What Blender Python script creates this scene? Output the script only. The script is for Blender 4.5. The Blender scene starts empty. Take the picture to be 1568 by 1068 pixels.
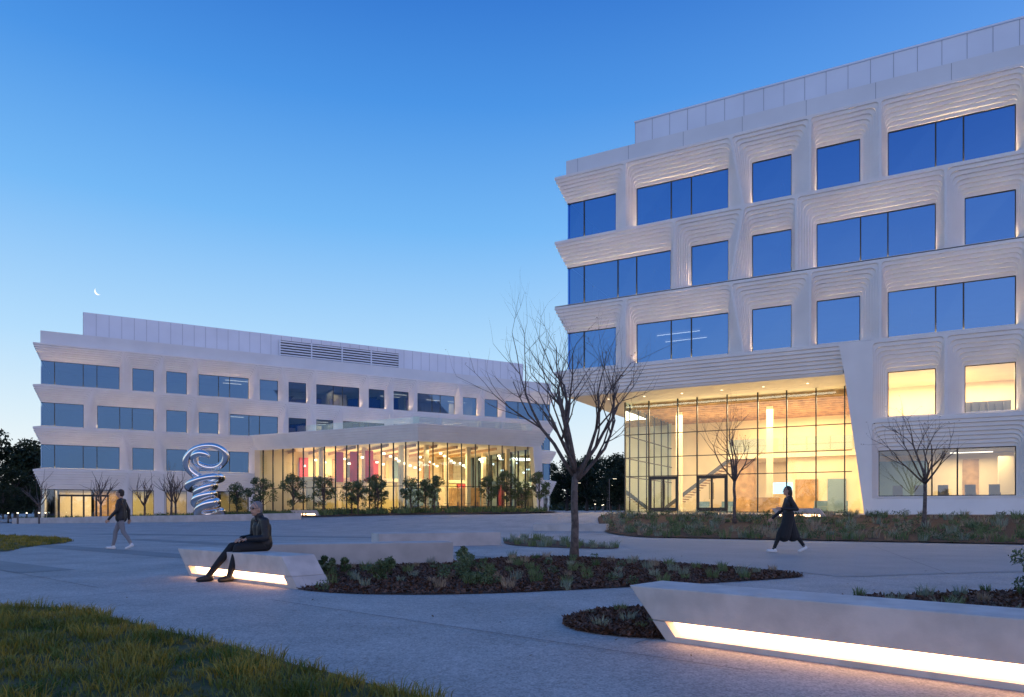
import bpy, bmesh, math, random
import numpy as np
from mathutils import Vector, Matrix
random.seed(7); rng=np.random.default_rng(7)
C=bpy.context; scene=C.scene; col=scene.collection

# ------------------------------------------------------------------ helpers
def link(o,parent=None):
    col.objects.link(o)
    if parent: o.parent=parent
    return o
def empty(name,loc=(0,0,0)):
    e=bpy.data.objects.new(name,None); e.location=loc; e.empty_display_size=.5; return link(e)
class MB:
    def __init__(s): s.v=[];s.f=[];s.m=[]
    def add(s,vs,fs,m=0):
        b=len(s.v); s.v.extend([tuple(p) for p in vs]); s.f.extend([tuple(i+b for i in f) for f in fs]); s.m.extend([m]*len(fs))
    def quad(s,a,b,c,d,m=0): s.add([a,b,c,d],[(0,1,2,3)],m)
    def hexa(s,p,m=0):
        s.add(p,[(3,2,1,0),(4,5,6,7),(0,1,5,4),(1,2,6,5),(2,3,7,6),(3,0,4,7)],m)
    def box(s,x0,x1,y0,y1,z0,z1,m=0,W=None):
        P=[(x0,y0,z0),(x1,y0,z0),(x1,y1,z0),(x0,y1,z0),(x0,y0,z1),(x1,y0,z1),(x1,y1,z1),(x0,y1,z1)]
        if W: P=[W(*q) for q in P]
        s.hexa(P,m)
    def tube(s,pts,rad,n=6,m=0,cap=True):
        pts=[Vector(p) for p in pts]; N=len(pts); vs=[];fs=[]
        t0=(pts[1]-pts[0]).normalized(); up=Vector((0,0,1)) if abs(t0.z)<.9 else Vector((1,0,0))
        a=t0.cross(up).normalized()
        for i,p in enumerate(pts):
            t=(pts[min(i+1,N-1)]-pts[max(i-1,0)])
            if t.length<1e-9: t=t0.copy()
            t.normalize(); a=(a-t*a.dot(t)).normalized(); b=t.cross(a)
            for k in range(n):
                g=2*math.pi*k/n; vs.append(p+(a*math.cos(g)+b*math.sin(g))*rad[i])
        for i in range(N-1):
            for k in range(n):
                k2=(k+1)%n; fs.append((i*n+k,i*n+k2,(i+1)*n+k2,(i+1)*n+k))
        if cap: fs.append(tuple(range(n))[::-1]); fs.append(tuple((N-1)*n+k for k in range(n)))
        s.add(vs,fs,m)
    def obj(s,name,mats,parent=None,smooth=False,loc=None,bevel=0):
        me=bpy.data.meshes.new(name); me.from_pydata(s.v,[],s.f)
        if not isinstance(mats,(list,tuple)): mats=[mats]
        for m in mats: me.materials.append(m)
        me.polygons.foreach_set('material_index',s.m)
        if smooth: me.polygons.foreach_set('use_smooth',[True]*len(s.f))
        me.update()
        o=bpy.data.objects.new(name,me); link(o,parent)
        if loc: o.location=loc
        if bevel:
            bv=o.modifiers.new('b','BEVEL'); bv.width=bevel; bv.segments=2; bv.limit_method='ANGLE'
        return o
def npobj(name,verts,faces,mats,parent=None,midx=None,smooth=False):
    me=bpy.data.meshes.new(name); verts=np.asarray(verts,dtype=np.float32); faces=np.asarray(faces,dtype=np.int32)
    k=faces.shape[1]; n=len(faces)
    me.vertices.add(len(verts)); me.vertices.foreach_set('co',verts.ravel())
    me.loops.add(n*k); me.loops.foreach_set('vertex_index',faces.ravel())
    me.polygons.add(n); me.polygons.foreach_set('loop_start',np.arange(n,dtype=np.int32)*k)
    try: me.polygons.foreach_set('loop_total',np.full(n,k,dtype=np.int32))
    except Exception: pass
    if not isinstance(mats,(list,tuple)): mats=[mats]
    for m in mats: me.materials.append(m)
    if midx is not None: me.polygons.foreach_set('material_index',np.asarray(midx,dtype=np.int32))
    me.update(calc_edges=True); me.validate()
    if smooth: me.polygons.foreach_set('use_smooth',[True]*n)
    o=bpy.data.objects.new(name,me); return link(o,parent)

# ------------------------------------------------------------------ materials
def newmat(name):
    m=bpy.data.materials.new(name); m.use_nodes=True; nt=m.node_tree; nt.nodes.clear()
    out=nt.nodes.new('ShaderNodeOutputMaterial'); return m,nt,out
def principled(name,col_,rough=.6,metal=0,var=.0,scale=3,bump=0,bscale=40,col2=None,spec=.5,detail=6,mid=(.35,.65)):
    m,nt,out=newmat(name); N=nt.nodes; L=nt.links
    p=N.new('ShaderNodeBsdfPrincipled'); L.new(p.outputs[0],out.inputs[0])
    p.inputs['Roughness'].default_value=rough; p.inputs['Metallic'].default_value=metal
    p.inputs['Specular IOR Level'].default_value=spec
    c=(*col_,1); p.inputs['Base Color'].default_value=c
    tc=N.new('ShaderNodeTexCoord')
    if var or col2:
        n=N.new('ShaderNodeTexNoise'); n.inputs['Scale'].default_value=scale; n.inputs['Detail'].default_value=detail
        L.new(tc.outputs['Object'],n.inputs['Vector'])
        r=N.new('ShaderNodeValToRGB'); L.new(n.outputs['Fac'],r.inputs[0]); L.new(r.outputs[0],p.inputs['Base Color'])
        r.color_ramp.elements[0].position=mid[0]; r.color_ramp.elements[1].position=mid[1]
        if col2: a,b=col_,col2
        else: a=tuple(x*(1-var) for x in col_); b=tuple(min(1,x*(1+var)) for x in col_)
        r.color_ramp.elements[0].color=(*a,1); r.color_ramp.elements[1].color=(*b,1)
    if bump:
        n2=N.new('ShaderNodeTexNoise'); n2.inputs['Scale'].default_value=bscale; n2.inputs['Detail'].default_value=5
        L.new(tc.outputs['Object'],n2.inputs['Vector'])
        b=N.new('ShaderNodeBump'); b.inputs['Strength'].default_value=bump; b.inputs['Distance'].default_value=.02
        L.new(n2.outputs['Fac'],b.inputs['Height']); L.new(b.outputs[0],p.inputs['Normal'])
    return m
def emis(name,c,s):
    m,nt,out=newmat(name); e=nt.nodes.new('ShaderNodeEmission'); e.inputs[0].default_value=(*c,1); e.inputs[1].default_value=s
    nt.links.new(e.outputs[0],out.inputs[0]); return m
def glassmat(name,tint,gl,base,k=.65,bump=.2):
    m,nt,out=newmat(name); N=nt.nodes;L=nt.links
    t=N.new('ShaderNodeBsdfTransparent'); t.inputs[0].default_value=(*tint,1)
    g=N.new('ShaderNodeBsdfGlossy'); g.inputs['Color'].default_value=(*gl,1); g.inputs['Roughness'].default_value=.015
    tc=N.new('ShaderNodeTexCoord'); n=N.new('ShaderNodeTexNoise'); n.inputs['Scale'].default_value=.35; n.inputs['Detail'].default_value=1
    L.new(tc.outputs['Object'],n.inputs['Vector'])
    b=N.new('ShaderNodeBump'); b.inputs['Strength'].default_value=bump; b.inputs['Distance'].default_value=.04
    L.new(n.outputs['Fac'],b.inputs['Height']); L.new(b.outputs[0],g.inputs['Normal'])
    f=N.new('ShaderNodeFresnel'); f.inputs[0].default_value=1.5
    ma=N.new('ShaderNodeMath'); ma.operation='MULTIPLY_ADD'; L.new(f.outputs[0],ma.inputs[0]); ma.inputs[1].default_value=k; ma.inputs[2].default_value=base
    ma.use_clamp=True
    mx=N.new('ShaderNodeMixShader'); L.new(ma.outputs[0],mx.inputs[0]); L.new(t.outputs[0],mx.inputs[1]); L.new(g.outputs[0],mx.inputs[2])
    L.new(mx.outputs[0],out.inputs[0]); return m
def leafmat(name,a,b,scale=2):
    return principled(name,a,.6,col2=b,scale=scale,spec=.25,detail=3)

M_white=principled('facade_gfrc',(.84,.81,.78),.55,var=.04,scale=.6,bump=.08,bscale=25)
M_parapet=principled('parapet_panel',(.74,.75,.76),.45,var=.04,scale=.4)
M_pent=principled('penthouse_metal',(.76,.80,.86),.35,var=.04,scale=.3)
M_seam=principled('panel_seam',(.30,.32,.36),.6)
M_frame=principled('window_frame',(.03,.035,.04),.35,metal=.4)
M_glass=glassmat('window_glass',(.36,.44,.52),(.15,.36,.74),.60,.4)
M_glassL=glassmat('window_glass_tinted',(.55,.62,.66),(.10,.24,.48),.50,.4)
M_glass2=glassmat('window_glass_clear',(.88,.88,.84),(.45,.7,1),.12,.9)
M_lglass=glassmat('lobby_glass',(.92,.92,.88),(.6,.8,1),.05,.9)
M_pglass=glassmat('podium_glass',(.86,.89,.84),(.42,.65,1),.10,.9)
M_rail=glassmat('rail_glass',(.8,.9,.88),(.9,1,1),.10,1.0)
M_int=principled('interior_dark',(.26,.25,.25),.8,var=.1,scale=.5)
M_intw=principled('interior_wall_warm',(.84,.70,.47),.7,var=.06,scale=.7)
M_intfloor=principled('interior_floor',(.55,.47,.37),.25,var=.1,scale=.8)
M_soffit=principled('soffit_panel',(.84,.74,.56),.6,var=.03,scale=.5)
M_bar=emis('ceiling_light_bar',(1,.90,.74),2.6)
M_sill=emis('sill_led',(1,.66,.36),120)
M_pend=emis('pendant_light',(1,.86,.6),5)
M_slot=emis('bench_led',(1,.56,.28),12)
M_conc=principled('bench_concrete',(.60,.54,.50),.7,var=.12,scale=4,bump=.15,bscale=60)
M_wallc=principled('wall_concrete',(.48,.455,.44),.7,var=.12,scale=2,bump=.12,bscale=50)
M_wood=principled('wood_panel',(.45,.27,.12),.5,var=.25,scale=2)
M_red=principled('red_panel',(.6,.06,.05),.6)
M_yel=principled('yellow_wall',(.68,.58,.26),.6)
M_blue=principled('blue_grey_wall',(.20,.30,.36),.6)
M_darkp=principled('dark_panel',(.08,.08,.09),.5)
M_chrome=principled('chrome',(.95,.92,.90),.03,metal=1)
M_bark=principled('bark',(.12,.095,.085),.85,var=.35,scale=12,bump=.5,bscale=30)
M_dryleaf=leafmat('dry_leaf',(.10,.05,.02),(.22,.12,.05))
M_olive=leafmat('olive_leaf',(.055,.085,.04),(.15,.19,.10))
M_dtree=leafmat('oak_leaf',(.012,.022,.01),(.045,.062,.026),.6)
M_grass=leafmat('lawn_blade',(.05,.09,.012),(.40,.30,.05),1.3)
M_grassb=leafmat('lawn_blade_b',(.05,.12,.02),(.28,.27,.06),2)
M_grass2=leafmat('sedge_blade',(.08,.14,.045),(.22,.27,.12),3)
M_fescue=leafmat('blue_fescue_blade',(.18,.24,.18),(.36,.39,.28),3)
M_straw=leafmat('straw_blade',(.28,.21,.14),(.50,.39,.27),3)
M_shrub=leafmat('shrub_leaf',(.05,.10,.04),(.15,.21,.09),4)
M_mulch=principled('bark_mulch',(.035,.015,.009),.95,col2=(.15,.07,.042),scale=35,bump=.9,bscale=45)
M_chip=principled('bark_chip',(.08,.04,.025),.9,col2=(.21,.115,.075),scale=30)
M_soil=principled('lawn_soil',(.05,.06,.018),.95,col2=(.12,.10,.035),scale=6,bump=.6)
M_lamp=principled('lamp_metal',(.1,.1,.11),.4,metal=.6)

def pavemat(name,a,b,sc=170,big=.12,bump=.35):
    m,nt,out=newmat(name);N=nt.nodes;L=nt.links
    p=N.new('ShaderNodeBsdfPrincipled');L.new(p.outputs[0],out.inputs[0]);p.inputs['Roughness'].default_value=.75
    tc=N.new('ShaderNodeTexCoord')
    n=N.new('ShaderNodeTexVoronoi');n.inputs['Scale'].default_value=sc;L.new(tc.outputs['Object'],n.inputs['Vector'])
    r=N.new('ShaderNodeValToRGB');L.new(n.outputs['Color'],r.inputs[0]);r.color_ramp.elements[0].color=(*a,1);r.color_ramp.elements[1].color=(*b,1)
    n2=N.new('ShaderNodeTexNoise');n2.inputs['Scale'].default_value=.7;n2.inputs['Detail'].default_value=8;n2.inputs['Roughness'].default_value=.65;L.new(tc.outputs['Object'],n2.inputs['Vector'])
    n3=N.new('ShaderNodeTexNoise');n3.inputs['Scale'].default_value=14;n3.inputs['Detail'].default_value=8;n3.inputs['Roughness'].default_value=.75;L.new(tc.outputs['Object'],n3.inputs['Vector'])
    ad=N.new('ShaderNodeMath');ad.operation='ADD';L.new(n2.outputs['Fac'],ad.inputs[0]);L.new(n3.outputs['Fac'],ad.inputs[1])
    mr=N.new('ShaderNodeMapRange');mr.inputs[1].default_value=.75;mr.inputs[2].default_value=1.25;mr.inputs[3].default_value=1-big*2;mr.inputs[4].default_value=1+big*2;L.new(ad.outputs[0],mr.inputs[0])
    mx=N.new('ShaderNodeVectorMath');mx.operation='SCALE';L.new(r.outputs[0],mx.inputs[0]);L.new(mr.outputs[0],mx.inputs['Scale']);L.new(mx.outputs[0],p.inputs['Base Color'])
    b_=N.new('ShaderNodeBump');b_.inputs['Strength'].default_value=bump;b_.inputs['Distance'].default_value=.01
    n4=N.new('ShaderNodeTexNoise');n4.inputs['Scale'].default_value=60;n4.inputs['Detail'].default_value=6;L.new(tc.outputs['Object'],n4.inputs['Vector'])
    L.new(n4.outputs['Fac'],b_.inputs['Height']);L.new(b_.outputs[0],p.inputs['Normal'])
    return m
M_pave=pavemat('aggregate_pavement',(.28,.245,.225),(.60,.53,.49),75,.14,.35)
M_path=pavemat('smooth_path',(.34,.315,.295),(.44,.405,.385),60,.07,.12)
M_band=pavemat('paving_band',(.22,.21,.205),(.33,.31,.30),90,.08,.2)

# ------------------------------------------------------------------ world / sky
w=bpy.data.worlds.new("World"); scene.world=w; w.use_nodes=True
nt=w.node_tree; nt.nodes.clear(); N=nt.nodes; L=nt.links
out=N.new('ShaderNodeOutputWorld'); bg=N.new('ShaderNodeBackground'); L.new(bg.outputs[0],out.inputs[0])
tc=N.new('ShaderNodeTexCoord'); sep=N.new('ShaderNodeSeparateXYZ'); L.new(tc.outputs['Generated'],sep.inputs[0])
def ramp(els):
    r=N.new('ShaderNodeValToRGB'); e=r.color_ramp.elements
    while len(e)<len(els): e.new(.5)
    for i,(p,c) in enumerate(els): e[i].position=p; e[i].color=(*c,1)
    r.color_ramp.interpolation='LINEAR'
    L.new(sep.outputs['Z'],r.inputs[0]); return r
rB=ramp([(0,(.94,.94,.90)),(.05,(.86,.93,.94)),(.12,(.68,.85,.96)),(.21,(.45,.72,.98)),(.37,(.175,.48,.92)),(.5,(.07,.30,.79)),(.6,(.035,.19,.64)),(1,(.02,.10,.40))])
# rA (anti-solar side of the twilight sky) is scaled x1.5 below
rA=ramp([(0,(.88,.70,.66)),(.12,(.86,.72,.78)),(.24,(.60,.60,.80)),(.36,(.31,.41,.70)),(.5,(.09,.22,.54)),(.62,(.03,.13,.43)),(1,(.015,.08,.29))])
sa=N.new('ShaderNodeVectorMath'); sa.operation='SCALE'; L.new(rA.outputs[0],sa.inputs[0]); sa.inputs['Scale'].default_value=1.5
nrm=N.new('ShaderNodeVectorMath'); nrm.operation='DOT_PRODUCT'; L.new(tc.outputs['Generated'],nrm.inputs[0]); nrm.inputs[1].default_value=(-.75,.66,0)
mr=N.new('ShaderNodeMapRange'); mr.interpolation_type='SMOOTHSTEP'; L.new(nrm.outputs['Value'],mr.inputs[0])
mr.inputs[1].default_value=-.45; mr.inputs[2].default_value=.70
mx=N.new('ShaderNodeMix'); mx.data_type='RGBA'; L.new(mr.outputs[0],mx.inputs[0]); L.new(sa.outputs[0],mx.inputs[6]); L.new(rB.outputs[0],mx.inputs[7])
sky=N.new('ShaderNodeTexSky'); sky.sky_type='NISHITA'; sky.sun_disc=False; sky.sun_elevation=math.radians(1.0); sky.sun_rotation=math.radians(-48.6)
sc_=N.new('ShaderNodeVectorMath'); sc_.operation='SCALE'; L.new(sky.outputs[0],sc_.inputs[0]); sc_.inputs['Scale'].default_value=.004
ad=N.new('ShaderNodeVectorMath'); ad.operation='ADD'; L.new(mx.outputs[2],ad.inputs[0]); L.new(sc_.outputs[0],ad.inputs[1])
L.new(ad.outputs[0],bg.inputs[0]); bg.inputs[1].default_value=1.0
sl=bpy.data.lights.new('sun','SUN'); sl.energy=.12; sl.angle=math.radians(20); sl.color=(1,.85,.7)
so=bpy.data.objects.new('sun',sl); link(so); so.rotation_euler=Vector((-.75,.66,.1)).to_track_quat('Z','Y').to_euler()

# ------------------------------------------------------------------ camera
cd=bpy.data.cameras.new('camera'); cam=bpy.data.objects.new('camera',cd); link(cam)
cam.location=(0,0,1.1); cam.rotation_euler=(math.radians(90),0,0); cd.sensor_width=36; cd.lens=24.6; cd.shift_y=.158
cd.clip_end=5000; cd.clip_start=.05; scene.camera=cam
scene.view_settings.view_transform='Standard'; scene.view_settings.look='None'; scene.view_settings.exposure=0

# ------------------------------------------------------------------ terrain
RO=(3.67,46.77); RU=(.8824,-.4706); RN=(-.4706,-.8824)
LO=(-48.5,72.0); LU=(.873,.488); LN=(.488,-.873)
def S(t): t=np.clip(t,0,1); return t*t*(3-2*t)
def H(x,y):
    x=np.asarray(x,float); y=np.asarray(y,float)
    ww=(x-RO[0])*RN[0]+(y-RO[1])*RN[1]; uu=(x-RO[0])*RU[0]+(y-RO[1])*RU[1]
    h1=.9*S(1-(ww-2)/14)*S((uu+12)/12); h2=.95*S((y-35)/35)*S((x+45)/40)
    return h1+h2*(1-h1/.95)
def hz(x,y): return float(H(x,y))
xs=np.concatenate([[-2500,-1200,-600,-300,-200,-140,-100,-80],np.arange(-66,66,1.0),[70,80,100,140,200,300,600,1200,2500]])
ys=np.concatenate([[-2500,-600,-200,-100,-50,-20,-10],np.arange(-2,112,1.0),[120,140,170,220,300,500,900,1600,3000]])
X,Y=np.meshgrid(xs,ys); Z=H(X,Y); nx=len(xs); ny=len(ys)
V=np.stack([X,Y,Z],-1).reshape(-1,3); I=np.arange(nx*ny).reshape(ny,nx)
F=np.stack([I[:-1,:-1],I[:-1,1:],I[1:,1:],I[1:,:-1]],-1).reshape(-1,4)
npobj('ground',V,F,M_pave,smooth=True)

def sheet(name,poly,mat,lift=.004):
    bm=bmesh.new(); vs=[bm.verts.new((x,y,hz(x,y)+lift)) for x,y in poly]; f=bm.faces.new(vs)
    bmesh.ops.recalc_face_normals(bm,faces=[f])
    if f.normal.z<0: f.normal_flip()
    bmesh.ops.triangulate(bm,faces=bm.faces[:]); me=bpy.data.meshes.new(name); bm.to_mesh(me); bm.free(); me.materials.append(mat)
    o=bpy.data.objects.new(name,me); return link(o)
def smoothpoly(poly,it=2):
    p=[np.array(q,float) for q in poly]
    for _ in range(it):
        q=[]
        for i in range(len(p)):
            a,b=p[i],p[(i+1)%len(p)]; q+= [a*.75+b*.25,a*.25+b*.75]
        p=q
    return [tuple(x) for x in p]
def inpoly(px,py,poly):
    c=np.zeros(len(px),bool); n=len(poly); j=n-1
    for i in range(n):
        xi,yi=poly[i]; xj,yj=poly[j]
        if yi!=yj:
            t=((yi>py)!=(yj>py))&(px<(xj-xi)*(py-yi)/(yj-yi)+xi); c^=t
        j=i
    return c
def sample(poly,n):
    a=np.array(poly); lo=a.min(0); hi=a.max(0); P=np.zeros((0,2))
    while len(P)<n:
        q=rng.uniform(lo,hi,(n*2,2)); q=q[inpoly(q[:,0],q[:,1],poly)]; P=np.vstack([P,q])
    return P[:n]
def blades(name,P,per,hmin,hmax,wd,spread,mats,lean=.5,parent=None,lift=.0,hs=None):
    n=len(P)*per; B=np.repeat(P,per,0); s0=rng.uniform(.6,1.15,len(P))
    if hs is not None: s0=s0*hs
    sc=np.repeat(s0,per)
    a=rng.uniform(0,2*np.pi,n); r=spread*np.sqrt(rng.uniform(0,1,n))*sc
    bx=B[:,0]+np.cos(a)*r; by=B[:,1]+np.sin(a)*r; bz=H(bx,by)+lift
    h=rng.uniform(hmin,hmax,n)*sc; a2=a+rng.normal(0,.7,n); ln=h*lean*rng.uniform(.2,1.2,n)
    dx,dy=np.cos(a2),np.sin(a2); th=rng.uniform(0,2*np.pi,n); sx,sy=np.cos(th)*wd/2,np.sin(th)*wd/2
    b=np.stack([bx,by,bz],-1)
    s=np.stack([sx,sy,np.zeros(n)],-1)
    mid=b+np.stack([dx*ln*.35,dy*ln*.35,h*.62],-1); tip=b+np.stack([dx*ln,dy*ln,h*np.clip(1-.25*ln/h,0.3,1)],-1)
    V=np.stack([b-s,b+s,mid+s*.8,mid-s*.8,tip],1).reshape(-1,3); i=np.arange(n)*5
    F=np.concatenate([np.stack([i,i+1,i+2],-1),np.stack([i,i+2,i+3],-1),np.stack([i+3,i+2,i+4],-1)])
    mi=np.repeat(rng.integers(0,len(mats),len(P)),per); mi=np.concatenate([mi]*3)
    return npobj(name,V,F,mats,parent,mi)
def leafverts(Cc,per,R,ls,flat=.8):
    n=len(Cc)*per; B=np.repeat(Cc,per,0); d=rng.normal(0,1,(n,3)); d/=np.linalg.norm(d,axis=1)[:,None]
    rr=np.repeat(np.asarray(R)*np.ones(len(Cc)),per)*rng.uniform(.25,1,n)**.6
    p=B+d*rr[:,None]*np.array([1,1,flat])
    t=rng.normal(0,1,(n,3)); t/=np.linalg.norm(t,axis=1)[:,None]; q=np.cross(t,rng.normal(0,1,(n,3))); q/=np.linalg.norm(q,axis=1)[:,None]+1e-9
    l=ls*rng.uniform(.6,1.3,n)[:,None]
    V=np.stack([p-t*l,p+q*l*.4,p+t*l,p-q*l*.4],1).reshape(-1,3); i=np.arange(n)*4
    return V,np.stack([i,i+1,i+2,i+3],-1)

lawn=[(-9.5,9.2),(-7.4,8.25),(-5.83,7.96),(-5.01,7.85),(-4.3,7.35),(-3.71,6.81),(-3.1,6.3),(-2.46,5.8),(-1.95,5.35),(-1.54,4.95),(-1.2,4.68),(-.93,4.43),(-.52,4.08),(-.1,3.6),(.1,3.0),(-.3,1.8),(-10,1.8)]
sheet('lawn',lawn,M_soil,.012)
P=sample(lawn,11000); P=P[(P[:,1]>2.6)]
hs=.40+1.0*(np.sin(P[:,0]*5.1+np.sin(P[:,1]*3.3)*1.7)*np.sin(P[:,1]*6.3+1.3*np.sin(P[:,0]*2.9))*.5+.5)
blades('lawn_grass',P,11,.05,.13,.006,.06,[M_grass,M_grass,M_grassb],.9,hs=hs)
lawn2=smoothpoly([(-30,34),(-22.7,31),(-17.5,27.5),(-15.0,24),(-14.6,21),(-13.07,17.9),(-22,15),(-32,20)],1)
sheet('lawn.001',lawn2,M_soil,.012)
blades('lawn_grass.001',sample(lawn2,5000),7,.06,.14,.02,.12,[M_grass],.8)

bed_main=smoothpoly([(-3.1,9.75),(-2.27,9.2),(-1.13,9.06),(-.03,9.28),(1.05,9.74),(2.57,10.33),(3.73,10.9),(5.0,11.55),(4.75,12.5),(3.61,14.0),(2.26,15.5),(1.18,16.6),(-.3,16.0),(-1.16,14.6),(-2.86,14.0),(-4.6,13.5),(-4.0,11.6)],2)
bed_mid=smoothpoly([(-.4,22.2),(1.0,20.6),(2.96,19.6),(3.2,21),(2.1,24),(.9,27.5),(-.1,27.5)],2)
bed_r1=smoothpoly([(1.45,7.9),(.8,7.5),(.45,6.85),(.62,6.25),(1.28,5.92),(1.7,6.1),(1.75,6.8)],2)
bed_r2=smoothpoly([(3.3,8.1),(3.9,8.75),(5.2,9.1),(7.5,9.6),(10,9.7),(9,6),(6.8,3.6),(5.6,3.3),(4.2,5.3)],2)
for i,b in enumerate([bed_main,bed_mid,bed_r1,bed_r2]):
    sheet('planting_bed'+('' if i==0 else '.%03d'%i),b,M_mulch,.012)
def RW2(u,w_): return (RO[0]+RU[0]*u+RN[0]*w_, RO[1]+RU[1]*u+RN[1]*w_)
def ulo(w_): return 3.6+.42*(w_-4)+1.6*((w_-9.5)/6)**4
wsx=np.linspace(4.2,15.8,30)
V=[];
for wv in wsx:
    for uv in np.linspace(ulo(wv),44,90):
        x,y=RW2(uv,wv); V.append((x,y,hz(x,y)+.035+.02*random.random()))
I=np.arange(len(V)).reshape(30,90); F=np.stack([I[:-1,:-1],I[:-1,1:],I[1:,1:],I[1:,:-1]],-1).reshape(-1,4)
npobj('planting_bed.004',V,F,M_mulch,smooth=True)
sheet('path',[(1.0,17.2),(2.6,15.9),(3.9,14.3),(5.0,12.7),(5.4,11.5),(8.5,12.4),(16,13.2),(30,15),(30,19.5),(15.8,21.7),(7.6,26.1),(4,27.5),(3.4,22.5),(3.3,19.4)],M_path,.006)
for i,(x0,y0) in enumerate([(-19,20),(-17,23),(-14.5,26.0),(-20,32)]):
    d=np.array((.80,-.6)) if i<3 else np.array((.95,-.3)); n_=np.array((.6,.8)); a=np.array((x0,y0),float); l=13+2*i; wd=.9 if i<3 else 1.5
    poly=[tuple(a),tuple(a+d*l),tuple(a+d*l+n_*wd),tuple(a+n_*wd)]
    sheet('paving_band'+('' if i==0 else '.%03d'%i),poly,M_band,.004)
jm=MB()
for (x0,y0,dx,dy,l) in [(-3,8.6,.77,-.64,6),(2.0,9.6,.77,.64,1.0),(3.05,8.2,-.64,-.77,3.2),(5.2,11.4,.3,-.95,2.2),(7.5,12.0,.35,.93,10),(11,12.5,.35,.93,9),(-9,10,.64,.77,9),(-6,8.3,.64,.77,3),(-1.5,19,.64,.77,8),(-12,15,.77,-.64,8)]:
    nx_,ny_=-dy*.006,dx*.006
    jm.quad((x0-nx_,y0-ny_,.0095),(x0+dx*l-nx_,y0+dy*l-ny_,.0095),(x0+dx*l+nx_,y0+dy*l+ny_,.0095),(x0+nx_,y0+ny_,.0095))
jm.obj('pavement_joints',principled('joint',(.13,.12,.12),.8))
# dry leaves blown on the paving
n=240; P=np.c_[rng.normal(1.2,3.0,n),rng.normal(12.5,4.2,n)]; P=P[P[:,1]>5]; n=len(P)
t=rng.uniform(0,6.28,n); l=rng.uniform(.012,.03,n); b=np.c_[P,H(P[:,0],P[:,1])+.022]; a_=np.c_[np.cos(t)*l,np.sin(t)*l,rng.uniform(-.005,.008,n)]; q=np.c_[-np.sin(t)*l*.5,np.cos(t)*l*.5,rng.uniform(-.003,.006,n)]
V=np.stack([b-a_,b-q,b+a_,b+q],1).reshape(-1,3); i=np.arange(n)*4; npobj('fallen_leaves',V,np.stack([i,i+1,i+2,i+3],-1),M_dryleaf)

def chips(name,poly,n):
    P=sample(poly,n); t=rng.uniform(0,2*np.pi,n); l=rng.uniform(.012,.04,n); c,s=np.cos(t)*l,np.sin(t)*l; z=H(P[:,0],P[:,1])+.014+rng.uniform(0,.025,n); dz=rng.normal(0,.014,n)
    b=np.stack([P[:,0],P[:,1],z],-1); a_=np.stack([c,s,dz],-1); q=np.stack([-s*.35,c*.35,rng.normal(0,.008,n)],-1)
    V=np.stack([b-a_-q,b+a_-q,b+a_+q,b-a_+q],1).reshape(-1,3); i=np.arange(n)*4
    npobj(name,V,np.stack([i,i+1,i+2,i+3],-1),[M_mulch,M_chip],None,rng.integers(0,2,n))
chips('mulch_chips',bed_main,26000); chips('mulch_chips.001',bed_r1,6000); chips('mulch_chips.002',bed_r2,12000)

def grid_pts(poly,n,mind):
    P=sample(poly,n*8); K=[]
    for p in P:
        if all((p[0]-k[0])**2+(p[1]-k[1])**2>mind*mind for k in K): K.append(p)
        if len(K)>=n: break
    return np.array(K)
Pm=grid_pts(bed_main,92,.42)
blades('groundcover_plants',Pm[:76],80,.09,.24,.0075,.08,[M_fescue,M_grass2,M_straw,M_grass2],.6)
V_,F_=leafverts(np.c_[Pm[76:],np.full(len(Pm[76:]),.08)],90,.11,.022,.7); npobj('low_shrubs',V_,F_,[M_shrub,M_olive],None,rng.integers(0,2,len(F_)))
Pq=grid_pts(bed_mid,38,.40)
blades('groundcover_plants.001',Pq,50,.14,.32,.014,.13,[M_grass2,M_fescue],.6)
blades('groundcover_plants.002',grid_pts(bed_r1,8,.26),90,.06,.15,.0055,.065,[M_fescue,M_grass2],.6)
Pr=grid_pts(bed_r2,50,.5)
blades('groundcover_plants.003',Pr,90,.10,.24,.0075,.085,[M_fescue,M_grass2,M_straw],.6)
pts=[]
while len(pts)<860:
    u=random.uniform(2,40); w_=random.uniform(4.5,15.5)
    if u<ulo(w_)+.3: continue
    pts.append(RW2(u,w_))
pts=np.array(pts)
nb=(rng.uniform(0,1,len(pts))<.70)
blades('groundcover_plants.004',pts[nb],36,.18,.46,.022,.17,[M_grass2,M_fescue,M_grass2,M_straw],.6)
pp=pts[~nb]; V_,F_=leafverts(np.c_[pp,H(pp[:,0],pp[:,1])+.17],70,.26,.045,.7); npobj('low_shrubs.001',V_,F_,[M_shrub,M_olive],None,rng.integers(0,2,len(F_)))
def shrub(name,x,y,r,h,per=260,ls=.028,mats=None):
    c=[(x+random.gauss(0,r*.45),y+random.gauss(0,r*.45),hz(x,y)+random.uniform(.15,1)*h) for _ in range(9)]
    V_,F_=leafverts(np.array(c),per//2,r*.45,ls,.9); o=npobj(name,V_,F_,mats or [M_shrub,M_olive],None,rng.integers(0,2,len(F_)))
    mb=MB()
    for q in c: mb.tube([(x,y,hz(x,y)),((x+q[0])/2,(y+q[1])/2,(q[2]+hz(x,y))/2*1.05),q],[.008,.006,.003],4)
    mb.obj('stems',M_bark,o)
for x,y,r,h in [(-1.95,10.7,.2,.34),(-.75,11.0,.28,.40),(-.45,10.2,.2,.24),(-3.0,11.3,.11,.34),(-2.75,11.6,.1,.30),(-.9,12.6,.17,.42)]:
    shrub('shrub',x,y,r,h,240)
shrub('shrub',6.45,8.6,.28,.5); shrub('shrub',5.9,7.6,.14,.16)
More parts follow.
